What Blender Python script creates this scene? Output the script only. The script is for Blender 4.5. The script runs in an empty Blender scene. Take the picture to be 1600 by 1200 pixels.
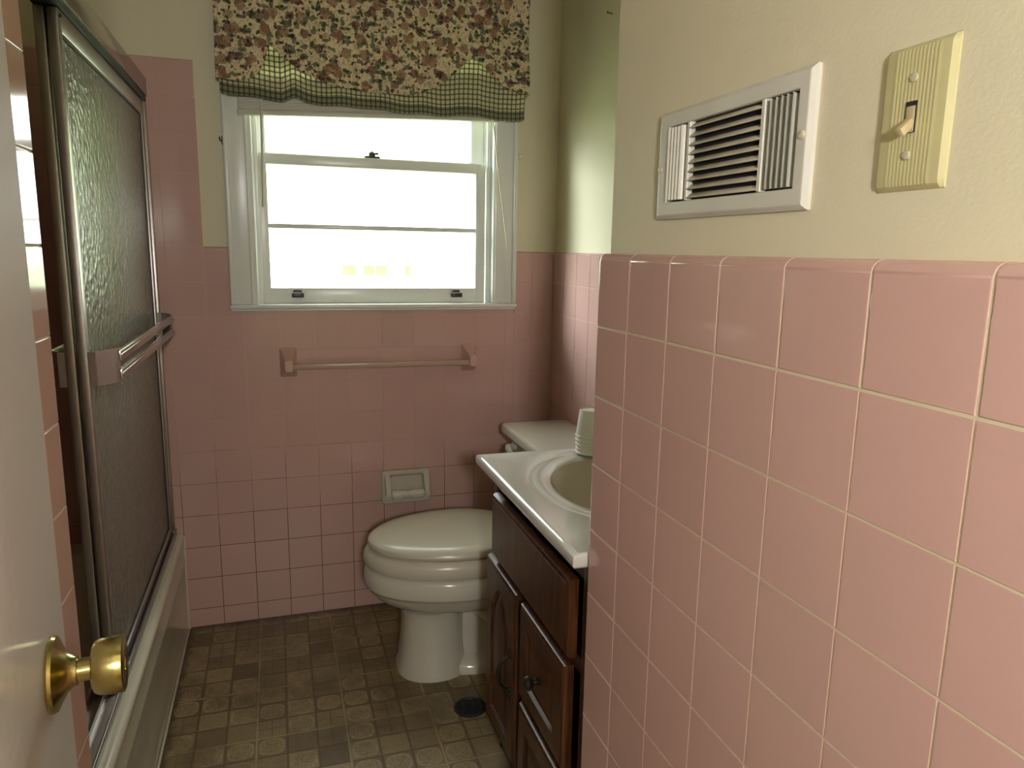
import bpy, bmesh, math, random
from mathutils import Matrix, Vector
random.seed(7)
S = bpy.context.scene
C = S.collection

# ------------------------------------------------------------------ camera
CAM = Vector((0.3215, -2.5025, 1.2719)); YAW, PITCH, ROLL = 0.3113, -0.1802, 0.0172
_f = Vector((math.sin(YAW)*math.cos(PITCH), math.cos(YAW)*math.cos(PITCH), math.sin(PITCH)))
_r = Vector((math.cos(YAW), -math.sin(YAW), 0)); _u = _r.cross(_f)
_r2 = _r*math.cos(ROLL)+_u*math.sin(ROLL); _u2 = -_r*math.sin(ROLL)+_u*math.cos(ROLL)
cd = bpy.data.cameras.new('camera'); cam = bpy.data.objects.new('camera', cd); C.objects.link(cam)
mw = Matrix((( _r2.x,_u2.x,-_f.x,CAM.x),(_r2.y,_u2.y,-_f.y,CAM.y),(_r2.z,_u2.z,-_f.z,CAM.z),(0,0,0,1)))
cam.matrix_world = mw
cd.sensor_width = 36; cd.lens = 1145.1/1600*36; cd.clip_start = 0.02; cd.clip_end = 300
S.camera = cam

# ------------------------------------------------------------------ world, sun, exposure
S.view_settings.view_transform = 'Standard'; S.view_settings.look = 'None'
S.view_settings.exposure = 0.50; S.view_settings.gamma = 1; S.view_settings.use_curve_mapping = False
try:
    S.cycles.use_denoising = True; S.cycles.max_bounces = 10; S.cycles.diffuse_bounces = 6
    S.cycles.glossy_bounces = 5; S.cycles.transmission_bounces = 8; S.cycles.transparent_max_bounces = 12
    S.cycles.sample_clamp_indirect = 6; S.cycles.caustics_reflective = False; S.cycles.caustics_refractive = False
except Exception: pass
wd = bpy.data.worlds.new('world'); S.world = wd; wd.use_nodes = True
bg = wd.node_tree.nodes['Background']; bg.inputs[0].default_value = (0.95, 1.0, 0.98, 1); bg.inputs[1].default_value = 8.0

def lamp(name, kind, loc, energy, color=(1,1,1), **k):
    d = bpy.data.lights.new(name, kind); d.energy = energy; d.color = color
    for a, b in k.items(): setattr(d, a, b)
    o = bpy.data.objects.new(name, d); C.objects.link(o); o.location = loc
    return o
sun = lamp('sun', 'SUN', (-6, 6, 6), 4.0, (0.88, 0.95, 1.0), angle=math.radians(26))
sun.rotation_euler = Vector((1.70, -1.0, -0.72)).to_track_quat('-Z', 'Y').to_euler()
pt = lamp('window_portal', 'AREA', (0.66, 0.14, 1.42), 1, shape='RECTANGLE', size=0.78, size_y=0.72)
pt.rotation_euler = (math.radians(-90), 0, 0)      # shines towards -Y, into the room
try: pt.data.cycles.is_portal = True
except Exception: pass

# ------------------------------------------------------------------ material helpers
def lin(r, g, b):
    f = lambda c: (c/255/12.92) if c/255 <= 0.04045 else ((c/255+0.055)/1.055)**2.4
    return (f(r), f(g), f(b), 1)
def new_mat(name):
    m = bpy.data.materials.new(name); m.use_nodes = True
    return m, m.node_tree, m.node_tree.nodes['Principled BSDF']
def nd(t, kind, **k):
    n = t.nodes.new(kind)
    for a, b in k.items(): setattr(n, a, b)
    return n
def mth(t, op, a, b=None, c=None, clamp=False):
    n = nd(t, 'ShaderNodeMath', operation=op); n.use_clamp = clamp
    for i, v in enumerate((a, b, c)):
        if v is None: continue
        if isinstance(v, (int, float)): n.inputs[i].default_value = v
        else: t.links.new(v, n.inputs[i])
    return n.outputs[0]
def mix(t, fac, a, b, blend='MIX'):
    n = nd(t, 'ShaderNodeMix', data_type='RGBA', blend_type=blend)
    if isinstance(fac, (int, float)): n.inputs[0].default_value = fac
    else: t.links.new(fac, n.inputs[0])
    for i, v in ((6, a), (7, b)):
        if isinstance(v, tuple): n.inputs[i].default_value = v
        else: t.links.new(v, n.inputs[i])
    return n.outputs[2]
def objco(t, scale=(1,1,1), loc=(0,0,0)):
    tc = nd(t, 'ShaderNodeNewGeometry'); mp = nd(t, 'ShaderNodeMapping')
    t.links.new(tc.outputs['Position'], mp.inputs[0]); mp.inputs['Scale'].default_value = scale; mp.inputs['Location'].default_value = loc
    return mp.outputs[0]
def noise(t, co, scale, detail=3, rough=0.5):
    n = nd(t, 'ShaderNodeTexNoise'); t.links.new(co, n.inputs['Vector'])
    n.inputs['Scale'].default_value = scale; n.inputs['Detail'].default_value = detail; n.inputs['Roughness'].default_value = rough
    return n.outputs[0]
def ramp(t, v, lo, hi):
    n = nd(t, 'ShaderNodeMapRange', interpolation_type='SMOOTHSTEP'); t.links.new(v, n.inputs[0])
    n.inputs[1].default_value = lo; n.inputs[2].default_value = hi
    return n.outputs[0]
def bump(t, b, h, strength=0.2, dist=0.002):
    n = nd(t, 'ShaderNodeBump'); n.inputs['Strength'].default_value = strength; n.inputs['Distance'].default_value = dist
    t.links.new(h, n.inputs['Height']); t.links.new(n.outputs[0], b.inputs['Normal'])
def simple(name, col, rough=0.5, metal=0.0, var=0.06, vscale=9, bumpy=0, bscale=60, coat=0, spec=0.5):
    m, t, b = new_mat(name)
    co = objco(t); n = noise(t, co, vscale, 4)
    d = tuple(c*(1-var) for c in col[:3])+(1,); l = tuple(min(1, c*(1+var)) for c in col[:3])+(1,)
    t.links.new(mix(t, n, d, l), b.inputs['Base Color'])
    b.inputs['Roughness'].default_value = rough; b.inputs['Metallic'].default_value = metal
    b.inputs['Coat Weight'].default_value = coat; b.inputs['Coat Roughness'].default_value = 0.08
    b.inputs['Specular IOR Level'].default_value = spec
    if bumpy: bump(t, b, noise(t, co, bscale, 3), bumpy, 0.001)
    return m
M = {}
# pink glazed wall tile: each tile slightly its own shade
def tile_mat(name, col):
    m, t, b = new_mat(name)
    ri = nd(t, 'ShaderNodeAttribute', attribute_name='tile_shade')
    co = objco(t); n = noise(t, co, 5, 4)
    k = mth(t, 'ADD', mth(t, 'MULTIPLY', ri.outputs['Fac'], 0.45), mth(t, 'MULTIPLY', n, 0.5))
    d = tuple(c*0.93 for c in col[:3])+(1,); l = tuple(c*1.05 for c in col[:3])+(1,)
    t.links.new(mix(t, k, d, l), b.inputs['Base Color'])
    b.inputs['Roughness'].default_value = 0.10; b.inputs['Specular IOR Level'].default_value = 0.5
    bump(t, b, noise(t, co, 22, 2), 0.10, 0.0015)
    return m
M['tile'] = tile_mat('pink_glazed_tile', (0.56, 0.355, 0.315, 1))
def grout(name, c1, c2, lo, hi):
    m, t, b = new_mat(name); co = objco(t)
    n = noise(t, co, 6, 5, 0.65)
    sx = nd(t, 'ShaderNodeSeparateXYZ'); t.links.new(co, sx.inputs[0])
    h = mth(t, 'ADD', sx.outputs[2], mth(t, 'MULTIPLY', mth(t, 'SUBTRACT', n, 0.5), 0.8))
    t.links.new(mix(t, ramp(t, h, lo, hi), c2, c1), b.inputs['Base Color'])
    b.inputs['Roughness'].default_value = 0.75
    return m
M['grout_near'] = grout('sandy_grout', (0.60, 0.51, 0.36, 1), (0.46, 0.36, 0.25, 1), -0.3, 0.3)
M['grout_back'] = grout('stained_grout', (0.55, 0.36, 0.30, 1), (0.12, 0.065, 0.045, 1), 0.30, 0.72)
M['paint'] = simple('cream_wall_paint', (0.67, 0.61, 0.44, 1), 0.6, bumpy=0.25, bscale=240, var=0.03)
M['ceiling'] = simple('ceiling_paint', (0.70, 0.66, 0.55, 1), 0.8, bumpy=0.2, bscale=120, var=0.03)
M['trimwhite'] = simple('white_gloss_trim', (0.72, 0.73, 0.68, 1), 0.28, var=0.05, bumpy=0.2, bscale=35)
M['doorwhite'] = simple('white_gloss_door_paint', (0.82, 0.82, 0.80, 1), 0.16, var=0.03, bumpy=0.35, bscale=45)
M['porcelain'] = simple('white_porcelain', (0.60, 0.57, 0.49, 1), 0.12, var=0.02, coat=0.3)
M['bisque'] = simple('grey_white_ceramic', (0.52, 0.48, 0.40, 1), 0.18, var=0.05, coat=0.3)
M['seat'] = simple('white_seat_plastic', (0.60, 0.555, 0.45, 1), 0.25, var=0.02)
M['tub'] = simple('tub_enamel', (0.64, 0.61, 0.50, 1), 0.2, var=0.05, coat=0.3)
M['marble'] = simple('cultured_marble', (0.66, 0.65, 0.62, 1), 0.14, var=0.07, vscale=5, coat=0.4)
M['basin'] = simple('sink_bowl_marble', (0.58, 0.55, 0.46, 1), 0.16, var=0.05, vscale=5, coat=0.4)
M['peach'] = simple('peach_ceramic', (0.58, 0.36, 0.30, 1), 0.12, coat=0.4)
M['rod'] = simple('tan_plastic_rod', (0.45, 0.31, 0.23, 1), 0.3)
M['chrome'] = simple('chrome', (0.62, 0.62, 0.60, 1), 0.14, metal=1)
M['satin'] = simple('satin_aluminium', (0.42, 0.39, 0.37, 1), 0.36, metal=1, var=0.1, vscale=30)
M['header'] = simple('polished_header_aluminium', (0.50, 0.47, 0.40, 1), 0.16, metal=1, var=0.05)
M['gasket_shade'] = simple('black_gasket_and_gap_shade', (0.015, 0.015, 0.015, 1), 0.5)  # rubber gaskets, and painted shade in the gap below the shower header
M['brass'] = simple('aged_brass', (0.44, 0.36, 0.14, 1), 0.20, metal=1, var=0.25, vscale=25)
M['iron'] = simple('dark_bronze', (0.035, 0.028, 0.022, 1), 0.35, metal=0.6)
M['drain'] = simple('black_cast_grille', (0.02, 0.02, 0.02, 1), 0.5)
M['ventwhite'] = simple('white_enamel_grille', (0.62, 0.60, 0.53, 1), 0.35, var=0.08, vscale=14)
M['ventdirt'] = simple('dusty_louver', (0.52, 0.46, 0.36, 1), 0.45, var=0.3, vscale=40)
M['black'] = simple('recess_shade_black', (0.01, 0.01, 0.01, 1), 0.9)  # flat black: shade of the vent duct and switch slot put into the colour
M['ivory'] = simple('ivory_switch_plastic', (0.52, 0.47, 0.25, 1), 0.3, var=0.04)
M['toggle'] = simple('worn_ivory_toggle', (0.50, 0.40, 0.23, 1), 0.4, var=0.3, vscale=150)
M['screw'] = simple('painted_screw', (0.62, 0.57, 0.42, 1), 0.35, metal=0.2)
M['cup'] = simple('white_paper_cup', (0.78, 0.78, 0.72, 1), 0.6)
M['lift'] = simple('tarnished_lift', (0.05, 0.045, 0.035, 1), 0.4, metal=0.5)
M['blind'] = simple('cream_vinyl_slat', (0.55, 0.53, 0.43, 1), 0.4)
M['cord'] = simple('cream_cord', (0.70, 0.66, 0.50, 1), 0.7)
M['shade'] = simple('lit_lamp_globe', (0.8, 0.75, 0.65, 1), 0.4)
_b = M['shade'].node_tree.nodes['Principled BSDF']; _b.inputs['Emission Color'].default_value = (1.0, 0.99, 0.97, 1); _b.inputs['Emission Strength'].default_value = 225
M['caulk'] = simple('white_caulk', (0.55, 0.48, 0.40, 1), 0.6, var=0.2, vscale=60)

def wood():
    m, t, b = new_mat('dark_oak_stain')
    co = objco(t, (38, 38, 2.4)); n = noise(t, co, 2.2, 6, 0.6)
    co2 = objco(t, (160, 160, 7)); n2 = noise(t, co2, 2.0, 3, 0.6)
    k = mth(t, 'MULTIPLY', ramp(t, n, 0.3, 0.7), ramp(t, n2, 0.25, 0.6))
    t.links.new(mix(t, k, (0.024, 0.008, 0.003, 1), (0.125, 0.042, 0.013, 1)), b.inputs['Base Color'])
    b.inputs['Roughness'].default_value = 0.30; bump(t, b, n2, 0.12, 0.0006)
    return m
M['wood'] = wood()

def fabric(kind):
    m, t, b = new_mat(kind)
    uv = nd(t, 'ShaderNodeUVMap'); co0 = uv.outputs[0]
    def mp(scale, loc=(0,0,0), rot=0):
        n = nd(t, 'ShaderNodeMapping'); t.links.new(co0, n.inputs[0]); n.inputs['Scale'].default_value = scale
        n.inputs['Location'].default_value = loc; n.inputs['Rotation'].default_value = (0,0,rot); return n.outputs[0]
    def vor(co, scale, rnd=0.85):
        n = nd(t, 'ShaderNodeTexVoronoi', voronoi_dimensions='2D'); t.links.new(co, n.inputs['Vector'])
        n.inputs['Scale'].default_value = scale; n.inputs['Randomness'].default_value = rnd; return n
    if kind == 'floral_cotton':
        wob = nd(t, 'ShaderNodeTexNoise'); t.links.new(co0, wob.inputs['Vector']); wob.inputs['Scale'].default_value = 95
        wv = nd(t, 'ShaderNodeVectorMath', operation='MULTIPLY_ADD'); t.links.new(wob.outputs[1], wv.inputs[0])
        wv.inputs[1].default_value = (0.018, 0.018, 0); wv.inputs[2].default_value = (0, 0, 0)
        ad = nd(t, 'ShaderNodeVectorMath', operation='ADD'); t.links.new(co0, ad.inputs[0]); t.links.new(wv.outputs[0], ad.inputs[1])
        co0 = ad.outputs[0]
        col = (0.90, 0.79, 0.54, 1)
        # faint twigs
        tw = nd(t, 'ShaderNodeTexNoise'); t.links.new(mp((1,1,1)), tw.inputs['Vector']); tw.inputs['Scale'].default_value = 70; tw.inputs['Detail'].default_value = 3
        twm = mth(t, 'SUBTRACT', 1.0, ramp(t, mth(t, 'ABSOLUTE', mth(t, 'SUBTRACT', tw.outputs[0], 0.5)), 0.01, 0.035))
        col = mix(t, mth(t, 'MULTIPLY', twm, 0.55), col, (0.22, 0.13, 0.06, 1))
        # small buds
        v = vor(mp((1,1,1), (0.3,0.1,0)), 52); bud = mth(t, 'SUBTRACT', 1.0, ramp(t, v.outputs['Distance'], 0.20, 0.27))
        sc = nd(t, 'ShaderNodeSeparateColor'); t.links.new(v.outputs['Color'], sc.inputs[0])
        bcol = mix(t, ramp(t, sc.outputs[0], 0.45, 0.55), (0.30, 0.10, 0.06, 1), (0.12, 0.13, 0.05, 1))
        col = mix(t, mth(t, 'MULTIPLY', bud, ramp(t, sc.outputs[1], 0.25, 0.3)), col, bcol)
        # leaves: two stretched layers
        for (sx, sy, rot, off, g) in ((1.0, 2.0, 0.6, 0.13, (0.045, 0.085, 0.035, 1)), (2.0, 1.0, 0.35, 0.57, (0.07, 0.10, 0.04, 1)), (1.1, 2.1, -0.8, 0.83, (0.03, 0.065, 0.04, 1))):
            v = vor(mp((sx, sy, 1), (off, off*2, 0), rot), 21); s2 = nd(t, 'ShaderNodeSeparateColor'); t.links.new(v.outputs['Color'], s2.inputs[0])
            lf = mth(t, 'MULTIPLY', mth(t, 'SUBTRACT', 1.0, ramp(t, v.outputs['Distance'], 0.24, 0.29)), ramp(t, s2.outputs[0], 0.52, 0.56))
            col = mix(t, mth(t, 'MULTIPLY', lf, 0.72), col, g)
        # roses
        for (sc_, off, c1, c2) in ((24, 0.0, (0.12, 0.035, 0.045, 1), (0.34, 0.17, 0.14, 1)), (21, 0.41, (0.36, 0.17, 0.10, 1), (0.52, 0.34, 0.20, 1))):
            v = vor(mp((1, 1, 1), (off, off, 0)), sc_); s2 = nd(t, 'ShaderNodeSeparateColor'); t.links.new(v.outputs['Color'], s2.inputs[0])
            ring = mth(t, 'SINE', mth(t, 'MULTIPLY', v.outputs['Distance'], 42))
            rc = mix(t, ramp(t, ring, 0.1, 0.9), c1, c2)
            rs = mth(t, 'MULTIPLY', mth(t, 'SUBTRACT', 1.0, ramp(t, v.outputs['Distance'], 0.28, 0.33)), ramp(t, s2.outputs[1], 0.56, 0.60))
            col = mix(t, mth(t, 'MULTIPLY', rs, 0.76), col, rc)
    else:
        sx = nd(t, 'ShaderNodeSeparateXYZ'); t.links.new(co0, sx.inputs[0])
        p = 0.0150
        def stripe(v, w, per=p):  # thin crossing bars
            f = mth(t, 'ABSOLUTE', mth(t, 'SUBTRACT', mth(t, 'FRACT', mth(t, 'DIVIDE', v, per)), 0.5))
            return mth(t, 'LESS_THAN', f, w)
        a = stripe(sx.outputs[0], 0.15); c = stripe(sx.outputs[1], 0.15)
        g1 = mix(t, mth(t, 'MULTIPLY', a, 0.75), (0.90, 0.86, 0.60, 1), (0.10, 0.12, 0.06, 1))
        col = mix(t, mth(t, 'MULTIPLY', c, 0.70), g1, (0.08, 0.11, 0.04, 1))
        hem = mth(t, 'LESS_THAN', sx.outputs[1], 0.030)       # v=0 is the hem line
        col = mix(t, mth(t, 'MULTIPLY', hem, 0.55), col, (0.05, 0.05, 0.035, 1))
    t.links.new(col, b.inputs['Base Color']); b.inputs['Roughness'].default_value = 0.9
    b.inputs['Specular IOR Level'].default_value = 0.1
    tr = nd(t, 'ShaderNodeBsdfTranslucent'); t.links.new(col, tr.inputs[0])
    ms = nd(t, 'ShaderNodeMixShader'); ms.inputs[0].default_value = 0.42 if kind == 'floral_cotton' else 0.55
    out = t.nodes['Material Output']; t.links.new(b.outputs[0], ms.inputs[1]); t.links.new(tr.outputs[0], ms.inputs[2]); t.links.new(ms.outputs[0], out.inputs[0])
    return m
M['floral'] = fabric('floral_cotton'); M['check'] = fabric('green_check_cotton')

def floor_mat():
    m, t, b = new_mat('patterned_vinyl_floor')
    co = objco(t); s = nd(t, 'ShaderNodeSeparateXYZ'); t.links.new(co, s.inputs[0])
    c = 0.0762
    x = mth(t, 'DIVIDE', mth(t, 'ADD', s.outputs[0], 5.03), c); y = mth(t, 'DIVIDE', mth(t, 'ADD', s.outputs[1], 5.01), c)
    def grid(v, per, w, off=0.0):
        f = mth(t, 'ABSOLUTE', mth(t, 'SUBTRACT', mth(t, 'FRACT', mth(t, 'ADD', mth(t, 'DIVIDE', v, per), off)), 0.5))
        return ramp(t, f, 0.5-w, 0.5-w*0.45)
    fine = mth(t, 'MAXIMUM', grid(x, 1, 0.05), grid(y, 1, 0.05))
    major = mth(t, 'MAXIMUM', grid(x, 3, 0.016), grid(y, 3, 0.016))
    half = mth(t, 'MAXIMUM', grid(x, 0.5, 0.07), grid(y, 0.5, 0.07))
    fx = mth(t, 'FLOOR', x); fy = mth(t, 'FLOOR', y)
    cb = nd(t, 'ShaderNodeCombineXYZ'); t.links.new(fx, cb.inputs[0]); t.links.new(fy, cb.inputs[1])
    wn = nd(t, 'ShaderNodeTexWhiteNoise', noise_dimensions='2D'); t.links.new(cb.outputs[0], wn.inputs['Vector'])
    sr = nd(t, 'ShaderNodeSeparateColor'); t.links.new(wn.outputs['Color'], sr.inputs[0])
    u = mth(t, 'SUBTRACT', mth(t, 'FRACT', x), 0.5); v = mth(t, 'SUBTRACT', mth(t, 'FRACT', y), 0.5)
    p4 = lambda q: mth(t, 'POWER', mth(t, 'ABSOLUTE', q), 3.0)
    r = mth(t, 'POWER', mth(t, 'ADD', p4(u), p4(v)), 1/3)
    pill = mth(t, 'SUBTRACT', 1.0, ramp(t, r, 0.40, 0.44))
    rim = mth(t, 'MULTIPLY', pill, ramp(t, r, 0.345, 0.37))
    curl = noise(t, co, 95, 3, 0.6); curl = mth(t, 'SUBTRACT', 1.0, ramp(t, mth(t, 'ABSOLUTE', mth(t, 'SUBTRACT', curl, 0.5)), 0.015, 0.06))
    base = mix(t, sr.outputs[0], (0.15, 0.105, 0.055, 1), (0.31, 0.24, 0.13, 1))
    light = (0.44, 0.355, 0.20, 1); dark = (0.095, 0.062, 0.028, 1)
    sel = ramp(t, sr.outputs[1], 0.44, 0.46)                # which squares carry a medallion
    col = mix(t, mth(t, 'MULTIPLY', mth(t, 'MULTIPLY', sel, pill), 0.75), base, (0.35, 0.275, 0.15, 1))
    col = mix(t, mth(t, 'MULTIPLY', mth(t, 'MULTIPLY', sel, rim), 0.6), col, light)
    col = mix(t, mth(t, 'MULTIPLY', mth(t, 'MULTIPLY', mth(t, 'MULTIPLY', sel, pill), curl), 0.45), col, dark)
    hs = mth(t, 'MULTIPLY', ramp(t, sr.outputs[2], 0.5, 0.52), mth(t, 'SUBTRACT', 1.0, sel))
    col = mix(t, mth(t, 'MULTIPLY', mth(t, 'MULTIPLY', hs, half), 0.5), col, dark)
    col = mix(t, mth(t, 'MULTIPLY', mth(t, 'MULTIPLY', mth(t, 'SUBTRACT', 1.0, sel), curl), 0.25), col, dark)
    col = mix(t, mth(t, 'MULTIPLY', fine, 0.75), col, dark)
    col = mix(t, mth(t, 'MULTIPLY', major, 0.7), col, light)
    st = ramp(t, noise(t, co, 5.5, 6, 0.65), 0.42, 0.66)
    col = mix(t, mth(t, 'MULTIPLY', st, 0.6), col, (0.10, 0.068, 0.032, 1))
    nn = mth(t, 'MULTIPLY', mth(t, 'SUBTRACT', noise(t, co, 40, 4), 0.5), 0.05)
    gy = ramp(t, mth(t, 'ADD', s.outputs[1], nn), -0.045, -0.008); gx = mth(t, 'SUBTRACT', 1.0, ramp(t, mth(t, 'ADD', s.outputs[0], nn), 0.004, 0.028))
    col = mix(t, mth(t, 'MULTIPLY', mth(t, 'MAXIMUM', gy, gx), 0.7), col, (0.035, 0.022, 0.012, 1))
    t.links.new(col, b.inputs['Base Color']); b.inputs['Roughness'].default_value = 0.42
    bump(t, b, mth(t, 'ADD', fine, curl), 0.15, 0.0006)
    return m
M['floor'] = floor_mat()

def pane_mat():
    m, t, b = new_mat('clear_window_glass'); t.nodes.remove(b)
    lw = nd(t, 'ShaderNodeLayerWeight'); lw.inputs[0].default_value = 0.5
    fz = mth(t, 'ADD', mth(t, 'MULTIPLY', mth(t, 'POWER', lw.outputs['Facing'], 5.0), 0.9), 0.04)
    tr = nd(t, 'ShaderNodeBsdfTransparent'); gl = nd(t, 'ShaderNodeBsdfGlossy'); gl.inputs['Roughness'].default_value = 0.02
    tr.inputs[0].default_value = (0.95, 0.97, 0.95, 1)
    ms = nd(t, 'ShaderNodeMixShader'); t.links.new(fz, ms.inputs[0]); t.links.new(tr.outputs[0], ms.inputs[1]); t.links.new(gl.outputs[0], ms.inputs[2])
    t.links.new(ms.outputs[0], t.nodes['Material Output'].inputs[0]); return m
M['pane'] = pane_mat()
def obscure():
    m, t, b = new_mat('hammered_obscure_glass')
    co = objco(t); v = nd(t, 'ShaderNodeTexVoronoi', feature='SMOOTH_F1'); t.links.new(co, v.inputs['Vector']); v.inputs['Scale'].default_value = 75
    b.inputs['Base Color'].default_value = (0.74, 0.74, 0.60, 1); b.inputs['Transmission Weight'].default_value = 0.90
    b.inputs['Roughness'].default_value = 0.26; b.inputs['IOR'].default_value = 1.5
    bump(t, b, v.outputs['Distance'], 0.55, 0.006); return m
M['obscure'] = obscure()
def leaf_mat(name, c1, c2, tl=0.45):
    m, t, b = new_mat(name); co = objco(t); n = noise(t, co, 1.3, 4)
    col = mix(t, n, c1, c2); t.links.new(col, b.inputs['Base Color']); b.inputs['Roughness'].default_value = 0.6
    tr = nd(t, 'ShaderNodeBsdfTranslucent'); t.links.new(col, tr.inputs[0]); ms = nd(t, 'ShaderNodeMixShader'); ms.inputs[0].default_value = tl
    t.links.new(b.outputs[0], ms.inputs[1]); t.links.new(tr.outputs[0], ms.inputs[2]); t.links.new(ms.outputs[0], t.nodes['Material Output'].inputs[0])
    return m
M['leaf'] = leaf_mat('sunlit_leaves', (0.52, 0.66, 0.26, 1), (0.76, 0.84, 0.46, 1))
M['grass'] = leaf_mat('sunlit_grass', (0.34, 0.42, 0.22, 1), (0.44, 0.52, 0.30, 1), 0.15)
M['bark'] = simple('bark', (0.18, 0.13, 0.08, 1), 0.9, var=0.3)
M['siding'] = simple('pale_siding', (0.75, 0.74, 0.68, 1), 0.7)
M['roof'] = simple('pale_shingles', (0.55, 0.54, 0.52, 1), 0.8)
M['darkglass'] = simple('house_window_glass', (0.20, 0.20, 0.13, 1), 0.6, spec=0.2)

# ------------------------------------------------------------------ mesh helpers
class MB:
    """collects geometry, builds it as one mesh object"""
    def __init__(s): s.v = []; s.f = []; s.m = []; s.uv = None; s.shade = []
    def add(s, vs, fs, mi=0, T=None, shade=0.5):
        o = len(s.v)
        s.v += [tuple(T @ Vector(p)) if T else tuple(p) for p in vs]
        s.f += [tuple(o+i for i in f) for f in fs]; s.m += [mi]*len(fs); s.shade += [shade]*len(fs)
    def box(s, x0, x1, y0, y1, z0, z1, bev=0.0, mi=0, T=None, seg=2):
        bm = bmesh.new(); bmesh.ops.create_cube(bm, size=1)
        for v in bm.verts:
            v.co = Vector(((x0+x1)/2+v.co.x*abs(x1-x0), (y0+y1)/2+v.co.y*abs(y1-y0), (z0+z1)/2+v.co.z*abs(z1-z0)))
        if bev: bmesh.ops.bevel(bm, geom=list(bm.edges), offset=bev, segments=seg, profile=0.5, affect='EDGES')
        s.bm(bm, mi, T)
    def bm(s, bm, mi=0, T=None, shade=0.5):
        bm.normal_update(); bm.verts.index_update()
        s.add([v.co.copy() for v in bm.verts], [[v.index for v in f.verts] for f in bm.faces], mi, T, shade); bm.free()
    def loft(s, rings, cap0=True, cap1=True, mi=0, T=None, closed=True):
        n = len(rings[0]); vs = [p for r in rings for p in r]; fs = []
        for a in range(len(rings)-1):
            for i in range(n if closed else n-1):
                j = (i+1) % n; fs.append((a*n+i, a*n+j, (a+1)*n+j, (a+1)*n+i))
        if cap0: fs.append(tuple(range(n))[::-1])
        if cap1: fs.append(tuple((len(rings)-1)*n+i for i in range(n)))
        s.add(vs, fs, mi, T)
    def lathe(s, prof, T=None, n=32, mi=0, cap=True):   # prof: (r, z) about Z
        rings = [[(r*math.cos(2*math.pi*i/n), r*math.sin(2*math.pi*i/n), z) for i in range(n)] for r, z in prof]
        s.loft(rings, cap, cap, mi, T)
    def tube(s, path, r, n=10, mi=0, T=None):
        path = [Vector(p) for p in path]; rings = []
        rr = r if isinstance(r, (list, tuple)) else [r]*len(path)
        up = None
        for i, p in enumerate(path):
            d = (path[min(i+1, len(path)-1)]-path[max(i-1, 0)]).normalized()
            if up is None: up = d.orthogonal().normalized()
            a = (up-d*up.dot(d)).normalized(); up = a; b = d.cross(a)
            rings.append([p+(a*math.cos(2*math.pi*k/n)+b*math.sin(2*math.pi*k/n))*rr[i] for k in range(n)])
        s.loft(rings, True, True, mi, T)
    def build(s, name, mats, parent=None, smooth=35, recalc=True):
        me = bpy.data.meshes.new(name); me.from_pydata(s.v, [], s.f)
        if not isinstance(mats, (list, tuple)): mats = [mats]
        for m in mats: me.materials.append(m)
        for p, mi in zip(me.polygons, s.m): p.material_index = mi
        if any(x != 0.5 for x in s.shade):
            a = me.attributes.new('tile_shade', 'FLOAT', 'FACE')
            for i, x in enumerate(s.shade): a.data[i].value = x
        if recalc:
            bm = bmesh.new(); bm.from_mesh(me); bmesh.ops.recalc_face_normals(bm, faces=bm.faces); bm.to_mesh(me); bm.free()
        if smooth:
            me.polygons.foreach_set('use_smooth', [True]*len(me.polygons)); me.set_sharp_from_angle(angle=math.radians(smooth))
        if s.uv:
            l = me.uv_layers.new(name='UVMap')
            for lp in me.loops: l.data[lp.index].uv = s.uv[lp.vertex_index]
        me.update()
        o = bpy.data.objects.new(name, me); C.objects.link(o)
        if parent: attach(o, parent)
        return o
def attach(o, p):
    o.parent = p
    o.matrix_parent_inverse = Matrix.Translation(-p.location) if p.parent is None else Matrix.Identity(4)
def thing(name, label, cat, loc=(0,0,0), group=None):
    o = bpy.data.objects.new(name, None); C.objects.link(o); o.location = loc; o.empty_display_size = 0.05
    o['label'] = label; o['category'] = cat
    if group: o['group'] = group
    return o
def tag(o, label, cat, group=None, kind=None):
    o['label'] = label; o['category'] = cat
    if group: o['group'] = group
    if kind: o['kind'] = kind
    return o
def struct(o, label=None, cat=None):
    o['kind'] = 'structure'
    if label: o['label'] = label
    if cat: o['category'] = cat
    return o
def setorigin(o, loc):                      # a single-mesh thing gets its origin at its base
    loc = Vector(loc); o.data.transform(Matrix.Translation(-loc)); o.location = loc

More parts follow.
